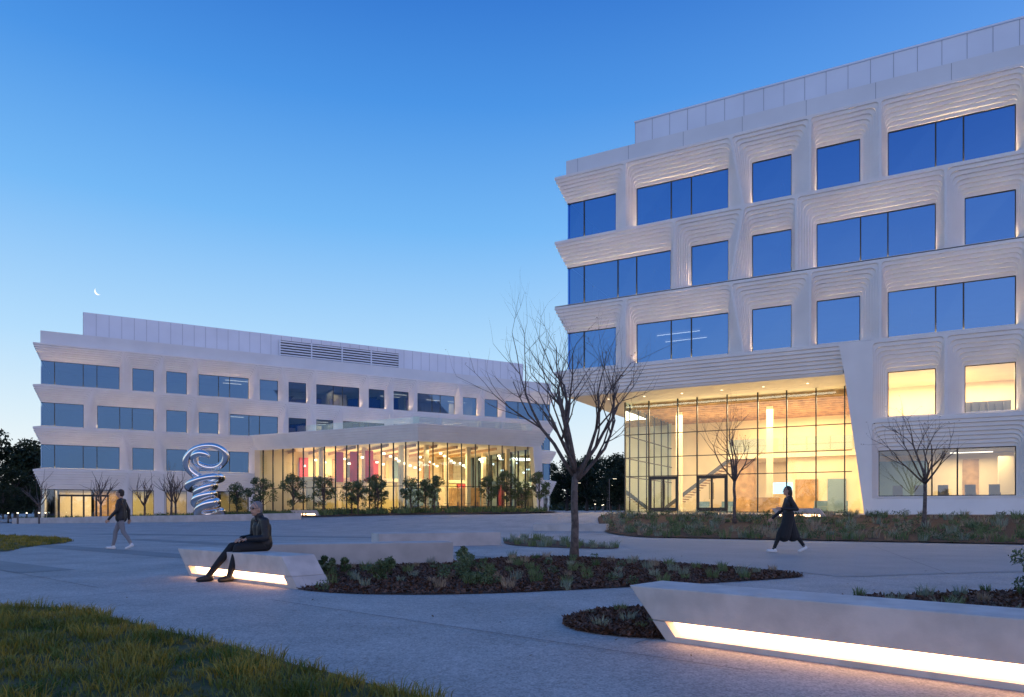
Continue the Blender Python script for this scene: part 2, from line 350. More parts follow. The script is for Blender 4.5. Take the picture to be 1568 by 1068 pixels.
pl=np.array([(-34+i*1.1+random.uniform(-.3,.3),63+random.uniform(-1,2)) for i in range(34)]); V_,F_=leafverts(np.c_[pl,H(pl[:,0],pl[:,1])+.3],120,.75,.1,.5); npobj('hedge',V_,F_,[M_shrub],None)
sheet('planting_bed.005',[(-46,60),(-20,56),(4,61),(4,67),(-9,66),(-24,72),(-46,64)],M_mulch,.10)
pl=sample([(-44,61),(-20,57.5),(3,62),(3,66),(-9,65),(-24,70),(-44,63)],400)
blades('groundcover_plants.005',pl,22,.2,.6,.07,.4,[M_grass2,M_shrub],.6,lift=.1)

# ------------------------------------------------------------------ facade system
class Fr:
    def __init__(s,O,U,Nn): s.O=Vector((O[0],O[1],0)); s.U=Vector((U[0],U[1],0)); s.N=Vector((Nn[0],Nn[1],0))
    def __call__(s,u,o,z): return s.O+s.U*u+s.N*o+Vector((0,0,z))
def corner(p,c,q,r,n=4):
    a=Vector(p)-Vector(c); b=Vector(q)-Vector(c); c=Vector(c)
    r1=min(r,a.length*.45); r2=min(r,b.length*.45)
    P0=c+a.normalized()*r1; P2=c+b.normalized()*r2
    return [P0*(1-t)**2+c*2*t*(1-t)+P2*t*t for t in [i/n for i in range(n+1)]]
def cell(mb,fr,outer,win,F=.62,n=7,open_=None,uend=0):
    a,b,z0,z1=win; inner=[(a,z0),(b,z0),(b,z1),(a,z1)]
    lv=[(0,F),(.10,F)]
    for i in range(1,n+1):
        off=F*(1-i/n); tp=.10+.9*(i-1)/n; t=.10+.9*i/n
        lv+=[(tp+.012,off),(t,off+(.022 if i<n else 0))]
    lv.append((1,-.16)); loops=[]
    for t,off in lv:
        q=[(outer[k][0]*(1-t)+inner[k][0]*t, outer[k][1]*(1-t)+inner[k][1]*t) for k in range(4)]
        if open_=='L': q[0]=(-max(off,-.0),q[0][1]); q[3]=(-max(off,-.0),q[3][1])
        if open_=='R': q[1]=(uend+max(off,0),q[1][1]); q[2]=(uend+max(off,0),q[2][1])
        r=1e-4 if t==0 else .06+1.5*t*(1-t)
        order=[0,1,2,3] if open_!='R' else [2,3,0,1]
        pts=[]
        for k in order:
            sharp=(open_=='L' and k in(0,3)) or (open_=='R' and k in (1,2))
            pts+=corner(q[k-1],q[k],q[(k+1)%4],1e-4 if sharp else r*(1 if k in(2,3) else .4))
        loops.append([fr(p[0],off,p[1]) for p in pts])
    m=len(loops[0]); vs=[p for l in loops for p in l]; fs=[]
    rg_=range(m) if not open_ else range(m-1)
    for i in range(len(loops)-1):
        for k in rg_:
            k2=(k+1)%m; fs.append((i*m+k,i*m+k2,(i+1)*m+k2,(i+1)*m+k))
    mb.add(vs,fs)
def band(mb,fr,u0,u1,z0,z1,F,n,eL=0,eR=0):
    pr=[(z1,F),(z1-.14,F)]
    h=(z1-.14-z0)/n
    for i in range(1,n+1):
        off=F*(1-i/n); pr+=[(z1-.14-h*(i-1)-.0,off),(z1-.14-h*i,off+(.022 if i<n else 0))]
    vs=[];fs=[]
    for z,o in pr: vs+=[fr(u0-eL*o,o,z),fr(u1+eR*o,o,z)]
    for i in range(len(pr)-1): fs.append((2*i,2*i+1,2*i+3,2*i+2))
    mb.add(vs,fs)
    mb.quad(fr(u0-eL*F,F,z1),fr(u1+eR*F,F,z1),fr(u1,-.3,z1),fr(u0,-.3,z1))
class Bld:
    def __init__(s): s.fac=MB(); s.gl=MB(); s.gl2=MB(); s.fm=MB(); s.led=MB(); s.inn=MB(); s.bars=MB()
def row(B,fr,wins,ridges,wz0,wz1,cz0,cz1,openL=False,openR=False,U=0,mull=None,led=True,F=.62,n=7,clear=False):
    G=B.gl2 if clear else B.gl
    for i,(a,b) in enumerate(wins):
        l=ridges[i]; r=ridges[i+1]
        outer=[(l[0],cz0),(r[0],cz0),(r[1],cz1),(l[1],cz1)]
        op='L' if (openL and i==0) else ('R' if openR and i==len(wins)-1 else None)
        cell(B.fac,fr,outer,(a,b,wz0,wz1),F,n,op,U)
        ms=[]
        if b-a>2.6:
            if mull: ms=[a+mull[0],b-mull[0]] if (op is None) else ([1.2]+([b-mull[0],b-mull[0]-1.25] if b-a>4.5 else []) if op=='L' else [b-1.2,a+mull[0]])
            if b-a<3.6 and op: ms=[1.2] if op=='L' else [b-1.2]
        ed=sorted([a]+ms+[b])
        for e0,e1 in zip(ed[:-1],ed[1:]):   # each pane is very slightly out of plane, as real glazing is
            t1,t2,t3,t4=[random.uniform(-.008,.008) for _ in range(4)]
            G.quad(fr(e0,-.12+t1,wz0-.01),fr(e1,-.12+t2,wz0-.01),fr(e1,-.12+t3,wz1+.01),fr(e0,-.12+t4,wz1+.01))
        for m_ in ms: B.fm.box(m_-.035,m_+.035,-.17,-.07,wz0+.04,wz1-.04,0,fr)
        e=.045
        B.fm.box(a,b,-.17,-.08,wz0-.005,wz0+e,0,fr); B.fm.box(a,b,-.17,-.08,wz1-e,wz1+.005,0,fr)
        if op!='L': B.fm.box(a-.005,a+e,-.17,-.08,wz0+e,wz1-e,0,fr)
        if op!='R': B.fm.box(b-e,b+.005,-.17,-.08,wz0+e,wz1-e,0,fr)
        if led:
            B.led.box(a+.15,b-.15,-.04,.03,wz0+.006,wz0+.014,0,fr)
            B.fac.box(a+.06,b-.06,.034,.055,wz0-.03,wz0+.022,0,fr)   # lip added to hide the LED strip from below
def rg(l): return [x if isinstance(x,tuple) else (x,x) for x in l]

# ================= right building
Rt=empty('office_building'); fr=Fr(RO,RU,RN); B=Bld(); UE=35.9; DEP=26
r1w=[(0,3.44),(4.79,10.5),(11.84,14.03),(15.34,17.56),(18.89,24.59),(25.93,28.1),(29.45,35.2)]
r1r=rg([0,4.27,(11.5,10.7),15.1,18.56,24.85,28.5,UE])
r2w=[(0,7.02),(8.27,10.5),(11.84,14.03),(15.34,21.13),(22.4,24.59),(25.93,31.6),(32.98,35.2)]
r2r=rg([0,7.34,(10.7,11.5),14.3,21.5,(24.85,25.6),31.9,UE])
zs=[19.1,14.8,10.45]
for z,ww,rr in [(zs[0],r1w,r1r),(zs[1],r2w,r2r),(zs[2],r1w,r1r)]:
    row(B,fr,ww,rr,z,z+2.5,z-.18,z+4.12,openL=True,mull=(2.23,))
row(B,fr,[(18.89,21.13),(22.4,24.59),(25.93,28.1),(29.45,35.2)],rg([18.1,21.5,24.85,28.5,UE]),6.15,8.6,5.97,10.27,mull=(2.23,),clear=True)
row(B,fr,[(18.45,24.59),(25.93,35.2)],rg([18.1,25.1,UE]),1.85,4.35,1.67,5.97,mull=(2.5,),clear=True,led=False)
B.fac.box(18.1,UE,-.3,.62,-.5,1.67,0,fr)
band(B.fac,fr,0,16.7,8.65,10.27,.62,7,eL=1)
pr=[(16.5,10.265),(16.78,8.65),(17.85,.3),(18.1,.3),(18.1,10.265)]
vs=[fr(u,.623,z) for u,z in pr]+[fr(u,-4.3,z) for u,z in pr]
B.fac.add(vs,[(0,1,2,3,4),(9,8,7,6,5),(0,5,6,1),(1,6,7,2),(2,7,8,3),(3,8,9,4),(4,9,5,0)])
sf=Fr(fr(0,-DEP,0).xy,RN,(-RU[0],-RU[1]))
for j,z in enumerate(zs):
    ww=[];rr=[0];u=.6
    while u<DEP-5:
        ww.append((u,u+2.2)); rr.append(u+2.2+.65+.3*((j%2)*2-1)); u+=3.53
    ww.append((u,DEP)); rr.append(DEP)
    row(B,sf,ww,rg(rr),z,z+2.5,z-.18,z+4.12,openR=True,U=DEP,mull=(2.23,))
band(B.fac,sf,0,DEP,8.65,10.27,.62,7,eR=1)
B.fac.quad(fr(-.62,.62,23.22),fr(UE,.62,23.22),fr(UE,-.3,23.22),fr(-.62,-.3,23.22))
B.fac.quad(fr(-.62,-.3,23.22),fr(0.3,-.3,23.22),fr(.3,-DEP,23.22),fr(-.62,-DEP,23.22))
B.fac.box(UE-.3,UE,-DEP,.6,-.5,23.2,0,fr)
B.fac.box(0,UE-.3,-DEP,-DEP+.3,8.65,23.2,0,fr); B.fac.box(8,UE-.3,-DEP,-DEP+.3,-.5,8.6,0,fr)
B.fac.obj('facade_panels',M_white,Rt)
pm=MB(); pm.box(-.02,UE,-.25,.08,23.225,24.4,0,fr); pm.box(-.02,.25,-DEP,-.25,23.225,24.4,0,fr); pm.box(.25,UE,-DEP,-.25,23.3,23.6,0,fr)
pm.obj('parapet',M_parapet,Rt)
ph=MB(); ph.box(3.1,UE+.5,-16,-5,23.6,28.62,0,fr)
for i in range(28):
    u=3.1+1.24*i; ph.box(u-.012,u+.012,-5,-4.985,23.6,28.6,1,fr)
ph.box(3.05,UE+.5,-16.05,-4.93,28.62,28.72,0,fr)
ph.obj('mechanical_penthouse',[M_pent,M_seam],Rt)
sm=MB()
for i in range(12): sm.box(.8+3.5*i,.825+3.5*i,.08,.084,23.23,24.38,0,fr)
sm.obj('parapet_seams',M_seam,Rt)
inn=B.inn
for z in zs:
    inn.box(.2,UE-.35,-9,-.2,z+2.58,z+4.05,0,fr)
inn.box(.2,18.0,-9,-.25,8.75,10.2,0,fr); inn.box(18.2,UE-.35,-9,-.25,4.45,5.9,0,fr); inn.box(18.2,UE-.35,-9,-.25,8.7,10.2,0,fr)
inn.box(.2,UE-.35,-9.3,-9,8.75,23.1,0,fr)
for u in (5,13,20,27): inn.box(u,u+.15,-8.9,-3,10.3,22.9,0,fr)
inn.box(18.2,UE-.35,-9,-.25,.5,1.6,0,fr)
inn.obj('floor_slabs',M_int,Rt)
wi=MB(); wi.box(18.2,UE-.35,-6.3,-6,1.6,8.7,0,fr); wi.box(18.12,18.2,-6,-.3,1.6,4.4,0,fr); wi.box(18.12,18.2,-6,-.3,5.95,8.65,0,fr)
wi.box(21.9,22.0,-5.9,-.4,5.95,8.65,0,fr); wi.box(18.3,35,-6,-.4,8.6,8.69,0,fr)
wi.box(22.8,23.6,-5.99,-5.93,1.9,4.1,1,fr); wi.box(18.4,21.0,-5.99,-5.93,1.7,4.1,2,fr); wi.box(24.3,25.0,-4,-3.9,1.7,4.1,0,fr)
wi.obj('interior_walls',[M_intw,M_wood,M_blue],Rt)
bars=B.bars
for o in (-3.5,-5.5): bars.box(5,8,o,o+.08,12.91,12.94,0,fr)
for a in (22,25): bars.box(a,a+2,-3.5,-3.38,4.3,4.35,0,fr)
bars.obj('ceiling_lights',M_bar,Rt)
def area(name,W_,u,o,z,su,so_,energy,colr,parent,up=False):
    ld=bpy.data.lights.new(name,'AREA'); ld.shape='RECTANGLE'; ld.size=su; ld.size_y=so_; ld.energy=energy; ld.color=colr
    ob=bpy.data.objects.new(name,ld); link(ob,parent); ob.location=W_(u,o,z)
    ob.rotation_euler=(math.pi if up else 0,0,math.atan2(W_.U.y,W_.U.x)); return ob
warm=(1,.78,.46)
area('room_light',fr,20.2,-3,8.5,3,4,560,warm,Rt); area('room_light',fr,23.8,-3,8.5,3,4,560,warm,Rt); area('room_light',fr,30,-3,8.5,8,4,420,warm,Rt)
area('room_light',fr,23,-3.5,4.2,3.5,3,300,warm,Rt)
fu=MB()
for i in range(6):
    u=22.5+i*.35; fu.box(u,u+.22,-1.6-.2*(i%2),-1.3,6.15,6.15+.5+.25*random.random(),0,fr)
fu.box(22.5,24.6,-2.4,-1.7,6.15,6.9,0,fr); fu.box(19,20.3,-2.2,-1.7,6.15,6.35,0,fr)
for i in range(5): 
    u=19.2+i*1.1+random.uniform(-.2,.2); fu.box(u,u+.5,-2.4,-2.0,1.6,2.05,0,fr); fu.box(u,u+.5,-2.4,-2.33,2.06,2.5,0,fr)
fu.obj('desks',M_int,Rt)
so2=MB(); so2.box(.0,16.8,-17,.0,8.652,8.74,0,fr); so2.obj('soffit',M_soffit,Rt)
dl=MB()
for i in range(6):
    c=fr(2.2+2.5*i,-2,8.645); dl.add([c+Vector((.07*math.cos(g),.07*math.sin(g),0)) for g in [k*math.pi/4 for k in range(8)]],[tuple(range(8))])
dl.obj('soffit_downlights',M_pend,Rt)
area('soffit_light',fr,9,-2,8.6,14,.8,260,(1,.80,.5),Rt)
GO=-4.0; gb=.93
lg=MB()
us_=[2.69,4.4,6.4,7.7,9.65,11.56,13.3,15.0,16.75]; zz_=[gb,3.45,4.75,6.35,8.65]
for i in range(8):
    for j in range(4):
        u0,u1=us_[i],us_[i+1]; u1b,u1t=(17.5-(zz_[j]-gb)*.097,17.5-(zz_[j+1]-gb)*.097) if i==7 else (u1,u1)
        t=[random.uniform(-.006,.006) for _ in range(4)]
        lg.quad(fr(u0,GO+t[0],zz_[j]),fr(u1b,GO+t[1],zz_[j]),fr(u1t,GO+t[2],zz_[j+1]),fr(u0,GO+t[3],zz_[j+1]))
lg.quad(fr(2.69,GO,gb),fr(2.69,GO,8.65),fr(2.69,-16,8.65),fr(2.69,-16,gb))
lg.obj('lobby_glazing',M_lglass,Rt)
lm=MB()
for u in [2.69,4.4,6.4,7.7,9.65,11.56,13.3,15.0,16.6]:
    lm.box(u-.035,u+.035,GO-.10,GO+.07,gb,8.65,0,fr)
for z in (gb+.06,3.45,4.75,6.35): lm.box(2.6,17.0,GO-.06,GO+.055,z-.025,z+.025,0,fr)
for o in range(-15,-4,2): lm.box(2.65,2.73,o-.04,o+.04,gb,8.65,0,fr)
for z in (3.45,4.75,6.35): lm.box(2.64,2.74,-16,GO-.1,z-.03,z+.03,0,fr)
for a,b in ((4.47,6.37),(7.73,9.6)):
    for u in (a+.05,(a+b)/2,b-.05): lm.box(u-.06,u+.06,GO-.09,GO+.075,gb+.1,3.4,0,fr)
    lm.box(a,b,GO-.09,GO+.075,gb+.1,gb+.35,0,fr); lm.box(a,b,GO-.09,GO+.075,3.2,3.41,0,fr)
    for s_ in (-.13,.13): lm.box((a+b)/2+s_-.015,(a+b)/2+s_+.015,GO+.12,GO+.15,gb+.9,gb+2.0,0,fr)
lm.obj('lobby_mullions',M_frame,Rt)
li=MB()
li.box(2.4,18,-16,.6,.5,gb-.005,0,fr)
li.box(2.69,17.9,-16.3,-16,gb,8.65,1,fr)
li.box(17.6,17.9,-16,-4.4,gb,8.65,1,fr)
li.box(8.5,17.5,-15.9,-10.5,4.9,5.35,1,fr)
li.box(12.5,17.5,-11.0,-10.8,gb,4.85,1,fr)
li.box(8.8,10.2,-12.2,-11.0,gb,4.85,2,fr)
li.box(13.1,14.6,-10.78,-10.7,gb+.02,3.3,2,fr); li.box(15.2,16.4,-10.78,-10.7,gb+.02,3.3,5,fr)
li.box(8.5,17.5,-10.5,-10.44,5.36,6.3,4,fr)
for u in (5.2,11.6): li.box(u-.2,u+.2,-9.2,-8.8,gb,8.64,1,fr)
li.box(10.5,12.4,-8.2,-7.4,gb,gb+1.05,2,fr)
for i in range(22): # stair up to the mezzanine
    li.box(3.4+i*.235,3.4+i*.235+.30,-13.2,-11.6,gb+.18*i+.1,gb+.18*(i+1),2,fr)
li.add([fr(3.4,-11.55,gb+.15),fr(8.6,-11.55,gb+4.0),fr(8.6,-11.55,gb+4.35),fr(3.4,-11.55,gb+.5)],[(0,1,2,3)],3)
for i in range(11): li.box(2.9,17.4,-15.5+i*1.05,-15.4+i*1.05,8.3,8.63,2,fr)
for u,o in ((6.8,-7.5),(8.4,-7.8),(14.6,-7),(15.8,-7.6)):
    li.box(u,u+.8,o-.8,o,gb,gb+.42,5,fr); li.box(u,u+.8,o-.8,o-.65,gb+.43,gb+.8,5,fr)
li.obj('lobby_interior',[M_intfloor,M_intw,M_wood,M_darkp,M_rail,M_blue],Rt)
tv=MB(); tv.box(11.5,12.9,-10.7,-10.62,2.3,3.1,0,fr); tv.obj('tv_screen',emis('screen',(.45,.8,1),2.2),Rt)
for u in (6,13): area('lobby_light',fr,u,-7.5,8.2,6,5,1050,warm,Rt)
area('lobby_light',fr,10,-8.5,6.8,12,7,620,warm,Rt,up=True)  # added upward fill without a fitting, brightens the lobby ceiling
area('lobby_light',fr,13,-13.4,4.8,7,3,220,warm,Rt); area('lobby_light',fr,13,-13.2,8.2,7,4,420,warm,Rt)
B.gl.obj('window_panes',M_glass,Rt); B.gl2.obj('window_panes_clear',M_glass2,Rt); B.fm.obj('window_frames',M_frame,Rt); B.led.obj('sill_lights',M_sill,Rt)

# ================= left building
Lt=empty('office_building'); fl=Fr(LO,LU,LN); B=Bld(); UE=62.0; DEP=30
s_=lambda k:1.7+3.3*k
def mkrow(groups,lo,hi,end=UE):
    ww=[];rr=[(0,0)]
    for gi,g in enumerate(groups):
        a=s_(g[0]); b=s_(g[-1])+2.08
        if gi==0:a=0
        if gi==len(groups)-1:b=end
        ww.append((a,b))
        if gi<len(groups)-1:
            k=groups[gi+1][0]; rr.append((s_(k)-1.22+1.22*lo[k],s_(k)-1.22+1.22*hi[k]))
    rr.append((end,end)); return ww,rr
fracs=[[random.choice([.24,.76,.76,.24]) for k in range(19)] for _ in range(5)]
g1=[[0,1],[2],[3],[4,5],[6],[7],[8,9],[10],[11],[12,13],[14],[15],[16,17]]
g2=[[0],[1,2],[3],[4],[5,6],[7],[8],[9,10],[11],[12],[13,14],[15],[16,17]]
lz=[14.1,9.8,5.46]
for i,(z,g) in enumerate(zip(lz,[g1,g2,g1])):
    ww,rr=mkrow(g,fracs[i+1],fracs[i]); row(B,fl,ww,rr,z,z+2.45,z-.18,z+4.12 if i<2 else z+4.16,openL=True,openR=True,U=UE,mull=(2.1,),n=7)
ww,rr=mkrow(g1,fracs[4],fracs[3]); row(B,fl,ww,rr,.15,3.3,-.6,5.28,openL=True,openR=True,U=UE,mull=(2.1,),led=False,n=7,clear=True)
ls=Fr(fl(0,-DEP,0).xy,LN,(-LU[0],-LU[1])); rs=Fr(fl(UE,0,0).xy,(-LN[0],-LN[1]),LU)
for i,z in enumerate(lz):
    band(B.fac,ls,0,DEP,z+2.45,z+4.12,.62,6,eR=1); band(B.fac,rs,0,DEP,z+2.45,z+4.12,.62,6,eL=1)
    for f_ in (ls,rs):
        B.gl.quad(f_(0,-.12,z-.2),f_(DEP,-.12,z-.2),f_(DEP,-.12,z+2.5),f_(0,-.12,z+2.5))
        for k in range(8): B.fac.box(2.5+3.3*k,3.2+3.3*k,-.1,.3,z-.18,z+2.45,0,f_)
band(B.fac,ls,0,DEP,3.3,5.28,.62,6,eR=1); band(B.fac,rs,0,DEP,3.3,5.28,.62,6,eL=1)
B.fac.box(0,DEP-.4,-.3,0,-.5,3.3,0,ls); B.fac.box(.4,DEP,-.3,0,-.5,3.3,0,rs)
B.fac.box(0,UE,-DEP,-DEP+.3,-.5,18.2,0,fl)
B.fac.quad(fl(-.62,.62,18.22),fl(UE+.62,.62,18.22),fl(UE+.62,-.3,18.22),fl(-.62,-.3,18.22))
B.fac.obj('facade_panels',M_white,Lt)
pm=MB(); pm.box(-.02,UE+.02,-.3,.06,18.225,19.6,0,fl); pm.box(-.02,.3,-DEP,-.3,18.225,19.6,0,fl); pm.box(UE-.3,UE+.02,-DEP,-.3,18.225,19.6,0,fl); pm.box(.3,UE-.3,-DEP,-.3,18.3,18.6,0,fl); pm.obj('parapet',M_parapet,Lt)
ph=MB(); ph.box(3.4,62,-20,-8,18.6,23.95,0,fl)
for i in range(45):
    u=3.4+1.3*i
    ph.box(u-.015,u+.015,-8,-7.985,18.6,23.9,1,fl)
ph.obj('mechanical_penthouse',[M_pent,M_seam],Lt)
lo_=MB(); lo_.box(25.25,41.6,-7.98,-7.9,20.6,23.3,1,fl)
for i in range(8): lo_.box(25.25,41.6,-7.9,-7.7,20.65+i*.34,20.80+i*.34,0,fl)
for k in range(5): lo_.box(25.2+k*4.08,25.35+k*4.08,-7.9,-7.65,20.6,23.35,0,fl)
lo_.obj('louvres',[M_pent,M_darkp],Lt)
inn=B.inn
for z in lz: inn.box(.2,UE-.2,-8,-.2,z+2.52,z+4.07,0,fl)
inn.box(.2,UE-.2,-8,-.25,3.35,5.2,0,fl); inn.box(.2,UE-.2,-8.3,-8,-.3,18.1,0,fl); inn.box(.2,UE-.2,-8,-.25,-.4,.1,0,fl)
for k in range(0,19,3): inn.box(s_(k)-.7,s_(k)-.55,-7.9,-2.5,0,18,0,fl)
inn.obj('floor_slabs',M_int,Lt)
bars=B.bars
rnd=random.Random(3)
for z,p in zip(lz,[.16,.28,.16]):
    for k in range(18):
        if rnd.random()<p+(.25 if k>6 else 0):
            for o in (-2.4,-4.6):
                if rnd.random()<.75: bars.box(s_(k)-.2,s_(k)+1.6+1.2*rnd.random(),o,o+.08,z+2.41,z+2.44,0,fl)
bars.obj('ceiling_lights',M_bar,Lt)
wb=MB()
for k,z,hh in [(8,9.8,2.3),(10,9.8,2.3),(13,9.8,2.3),(14,14.1,2.3),(16,9.8,2.3),(7,9.8,1.8),(9,14.1,2.3),(12,14.1,2.3)]:
    wb.box(s_(k)+.2,s_(k)+1.9,-5.2,-5.1,z+.1,z+hh,0,fl)
for k in range(0,7): wb.box(s_(k)-.4,s_(k)+2.6,-5.0,-4.9,.12,3.3,k%3,fl)
wb.obj('lit_wall_panels',[M_intw,M_wood,M_yel],Lt)
for k,z in [(9,12.1),(14,12.1),(13,16.3),(8,16.3)]: area('room_light',fl,s_(k)+1,-3.5,z,6,3,200,(1,.82,.55),Lt)
area('room_light',fl,4,-2.5,3.2,6,3,330,warm,Lt); area('room_light',fl,10.5,-2.5,3.2,6,3,170,warm,Lt); area('room_light',fl,17,-2.5,3.2,6,3,60,warm,Lt); 
dm=MB()
for u in (1.6,2.7,3.8,4.9,6.0): dm.box(u-.07,u+.07,-.1,.0,.1,2.6,0,fl)
dm.box(1.5,6.1,-.1,0,2.55,2.75,0,fl); dm.obj('entrance_doors',M_frame,Lt)
A=(20.8,0);Bp=(33.5,20.0);Cp=(48.1,20.0);D=(48.1,0)
ax=fl(*A,0); bx=fl(*Bp,0); cx=fl(*Cp,0); dab=(bx-ax).normalized(); lab=(bx-ax).length
fab=Fr(ax.xy,dab.xy,(dab.y,-dab.x)); fbc=Fr(bx.xy,LU,LN); fcd=Fr(cx.xy,(-LN[0],-LN[1]),LU)
mt=math.tan(.5*math.acos(max(-1,min(1,fab.N.dot(fbc.N)))))
pf=MB(); band(pf,fab,0,lab,8.1,9.84,.6,6,eR=mt); band(pf,fbc,0,14.6,8.1,9.84,.6,6,eL=mt,eR=1); band(pf,fcd,0,20,8.1,9.84,.6,6,eL=1)
def poly(mb,pts,z,m=0): mb.add([fl(p[0],p[1],z) for p in pts],[tuple(range(len(pts)))],m)
poly(pf,[A,Bp,Cp,D],9.6); 
P1=[(0,8.1),(.5,8.1),(1.6,.2),(.9,.2)]
pf.add([fab(u,.1,z) for u,z in P1]+[fab(u,-.8,z) for u,z in P1],[(0,1,2,3),(7,6,5,4),(0,4,5,1),(1,5,6,2),(2,6,7,3),(3,7,4,0)])
P1=[(13.5,8.1),(14.6,8.1),(14.9,.2),(14.2,.2)]
pf.add([fbc(u,.1,z) for u,z in P1]+[fbc(u,-.8,z) for u,z in P1],[(0,1,2,3),(7,6,5,4),(0,4,5,1),(1,5,6,2),(2,6,7,3),(3,7,4,0)])
pf.obj('podium_band',M_white,Lt)
g=MB()
def gpanes(f_,u0,u1,n):
    for i in range(n):
        a=u0+(u1-u0)*i/n; b=u0+(u1-u0)*(i+1)/n; t=[random.uniform(-.008,.008) for _ in range(8)]
        g.quad(f_(a,t[0],.2),f_(b,t[1],.2),f_(b,t[2],3.6),f_(a,t[3],3.6)); g.quad(f_(a,t[3],3.6),f_(b,t[2],3.6),f_(b,t[6],8.1),f_(a,t[7],8.1))
gpanes(fab,.3,lab,15); gpanes(fbc,0,14.4,9); gpanes(fcd,0,19,11)
g.obj('podium_glazing',M_pglass,Lt)
g=MB(); g.quad(fab(6,-1,9.6),fab(lab-.6,-1,9.6),fab(lab-.6,-1,10.75),fab(6,-1,10.75)); g.quad(fbc(-.2,-1,9.6),fbc(14,-1,9.6),fbc(14,-1,10.75),fbc(-.2,-1,10.75)); g.obj('terrace_railing',M_rail,Lt)
m_=MB()
for i in range(16):
    u=lab*i/15; m_.box(u-.035,u+.035,-.1,.06,.3,8.1,0,fab)
for i in range(10):
    u=14.5*i/9; m_.box(u-.035,u+.035,-.1,.06,.3,8.1,0,fbc)
for i in range(12): m_.box(19*i/11-.035,19*i/11+.035,-.1,.06,.3,8.1,0,fcd)
m_.box(.5,lab,-.06,.045,3.57,3.63,0,fab); m_.box(0,14.5,-.06,.045,3.57,3.63,0,fbc)
m_.obj('podium_mullions',M_frame,Lt)
pi=MB()
poly(pi,[A,Bp,Cp,D],.85,0); poly(pi,[A,Bp,Cp,D],8.12,1)
pi.box(20.8,48,.75,.9,.85,8.1,1,fl)
pi.box(25.2,46,.91,6.3,4.5,4.9,1,fl)
omax=lambda u:(u-20.8)*1.575-.9
rr_=random.Random(11)
u=25.6
while u<46:
    wd=rr_.uniform(.8,2.2); mt_=rr_.choice([1,2,4,4,1,5,3,7,1]); pi.box(u,min(u+wd,46.5),6.0-.6*rr_.random(),6.25,.86,4.4,mt_,fl)
    pi.box(u+.2,min(u+wd,46.5)-.2,.95,1.3,4.95,7.4,rr_.choice([1,7,2,5,4,1,3]),fl); u+=wd+rr_.uniform(.1,1.0)
for (cu,co) in [(27,6.7),(31,10),(36,10),(41,10),(46,10),(36,16),(41,16),(46,16),(33.5,15)]: pi.box(cu-.22,cu+.22,co-.22,co+.22,.85,8.1,1,fl)
pi.box(35,39,12,12.3,.86,3.6,7,fl); pi.box(42,45,8,11,.86,3.8,2,fl)
for cu,co in ((28.4,7.6),(29.6,9.2),(30.8,11.0)): pi.box(cu,cu+.9,co,co+.08,4.3,7.7,3,fl)
for k in range(12):
    u=34+k*1.15; pi.box(u,u+.7,16.6,17.3,.86,1.6,2 if k%2 else 5,fl)
    pi.box(u,u+.5,13,13.5,.86,1.35,5,fl)
for k in range(9):
    u=24.5+k*2.4; pi.box(u,u+.15,1.0,min(17.5,omax(u)-.4),7.8,8.08,2,fl)
pi.obj('podium_interior',[M_intfloor,M_intw,M_wood,M_red,M_yel,M_darkp,M_int,M_blue],Lt)
pe=MB()
for i in range(9):
    for j in range(5):
        u=26+i*2.4+.5*j;o=3+j*3.3
        if o<omax(u)-.3 and u<47: pe.box(u-.12,u+.12,o-.12,o+.12,6.2+.5*((i+j)%3),6.4+.5*((i+j)%3),0,fl)
for i in range(9): pe.box(26+2.2*i,26.7+2.2*i,5.0,5.08,4.40,4.44,0,fl)
pe.obj('podium_pendants',M_pend,Lt)
pw=(1,.80,.45)
for u,o in ((29,4.5),(37,7),(38,15),(44.5,9)): area('podium_light',fl,u,o,7.6,4,4,640,pw,Lt)
area('podium_light',fl,38,10,6.0,14,12,620,pw,Lt,up=True)  # unseen uplight, put in to lift the podium ceiling; no lamp body
area('podium_light',fl,36,3.5,4.4,17,3,420,pw,Lt)
B.gl.obj('window_panes',M_glassL,Lt); B.gl2.obj('window_panes_clear',M_glass2,Lt); B.fm.obj('window_frames',M_frame,Lt); B.led.obj('sill_lights',M_sill,Lt)

# ------------------------------------------------------------------ benches & walls
def bench(name,P0,d,Ln,slant=.34,wd=.55,hh=.45,zg=0):
    e=empty(name,(P0[0],P0[1],zg)); d=Vector((d[0],d[1],0)).normalized(); n=Vector((d.y,-d.x,0))
    if n.y>0: n=-n
    def W(u,o,z): return d*(u-slant*z/hh)+n*(o+.05*z/hh)+Vector((0,0,z))
    mb=MB(); mb.box(0,Ln,-wd,0,.165,hh,0,W); mb.obj('seat_block',M_conc,e,bevel=.012)
    mb=MB(); mb.box(0,Ln,-wd,-.16,0,.163,0,W); mb.box(0,.12,-.158,0,0,.163,0,W); mb.box(Ln-.22,Ln,-.158,0,0,.163,0,W); mb.box(.121,Ln-.221,-.158,0,0,.045,0,W); mb.obj('base',M_conc,e)
    mb=MB(); mb.box(.13,Ln-.23,-.15,-.11,.055,.15,0,W); mb.obj('led_strip',M_slot,e)
    return e
bench('concrete_bench',(1.30,5.89),(.737,-.676),5.2)
bench('concrete_bench',(-5.44,11.8),(.768,-.64),3.2)
bench('concrete_bench',(-18.2,58.5),(1,-.1),2.1,zg=hz(-17,58.5)+.1)
bench('concrete_bench',(13.3,34.9),(.88,-.47),2.2,zg=hz(14,34.5)+.02)
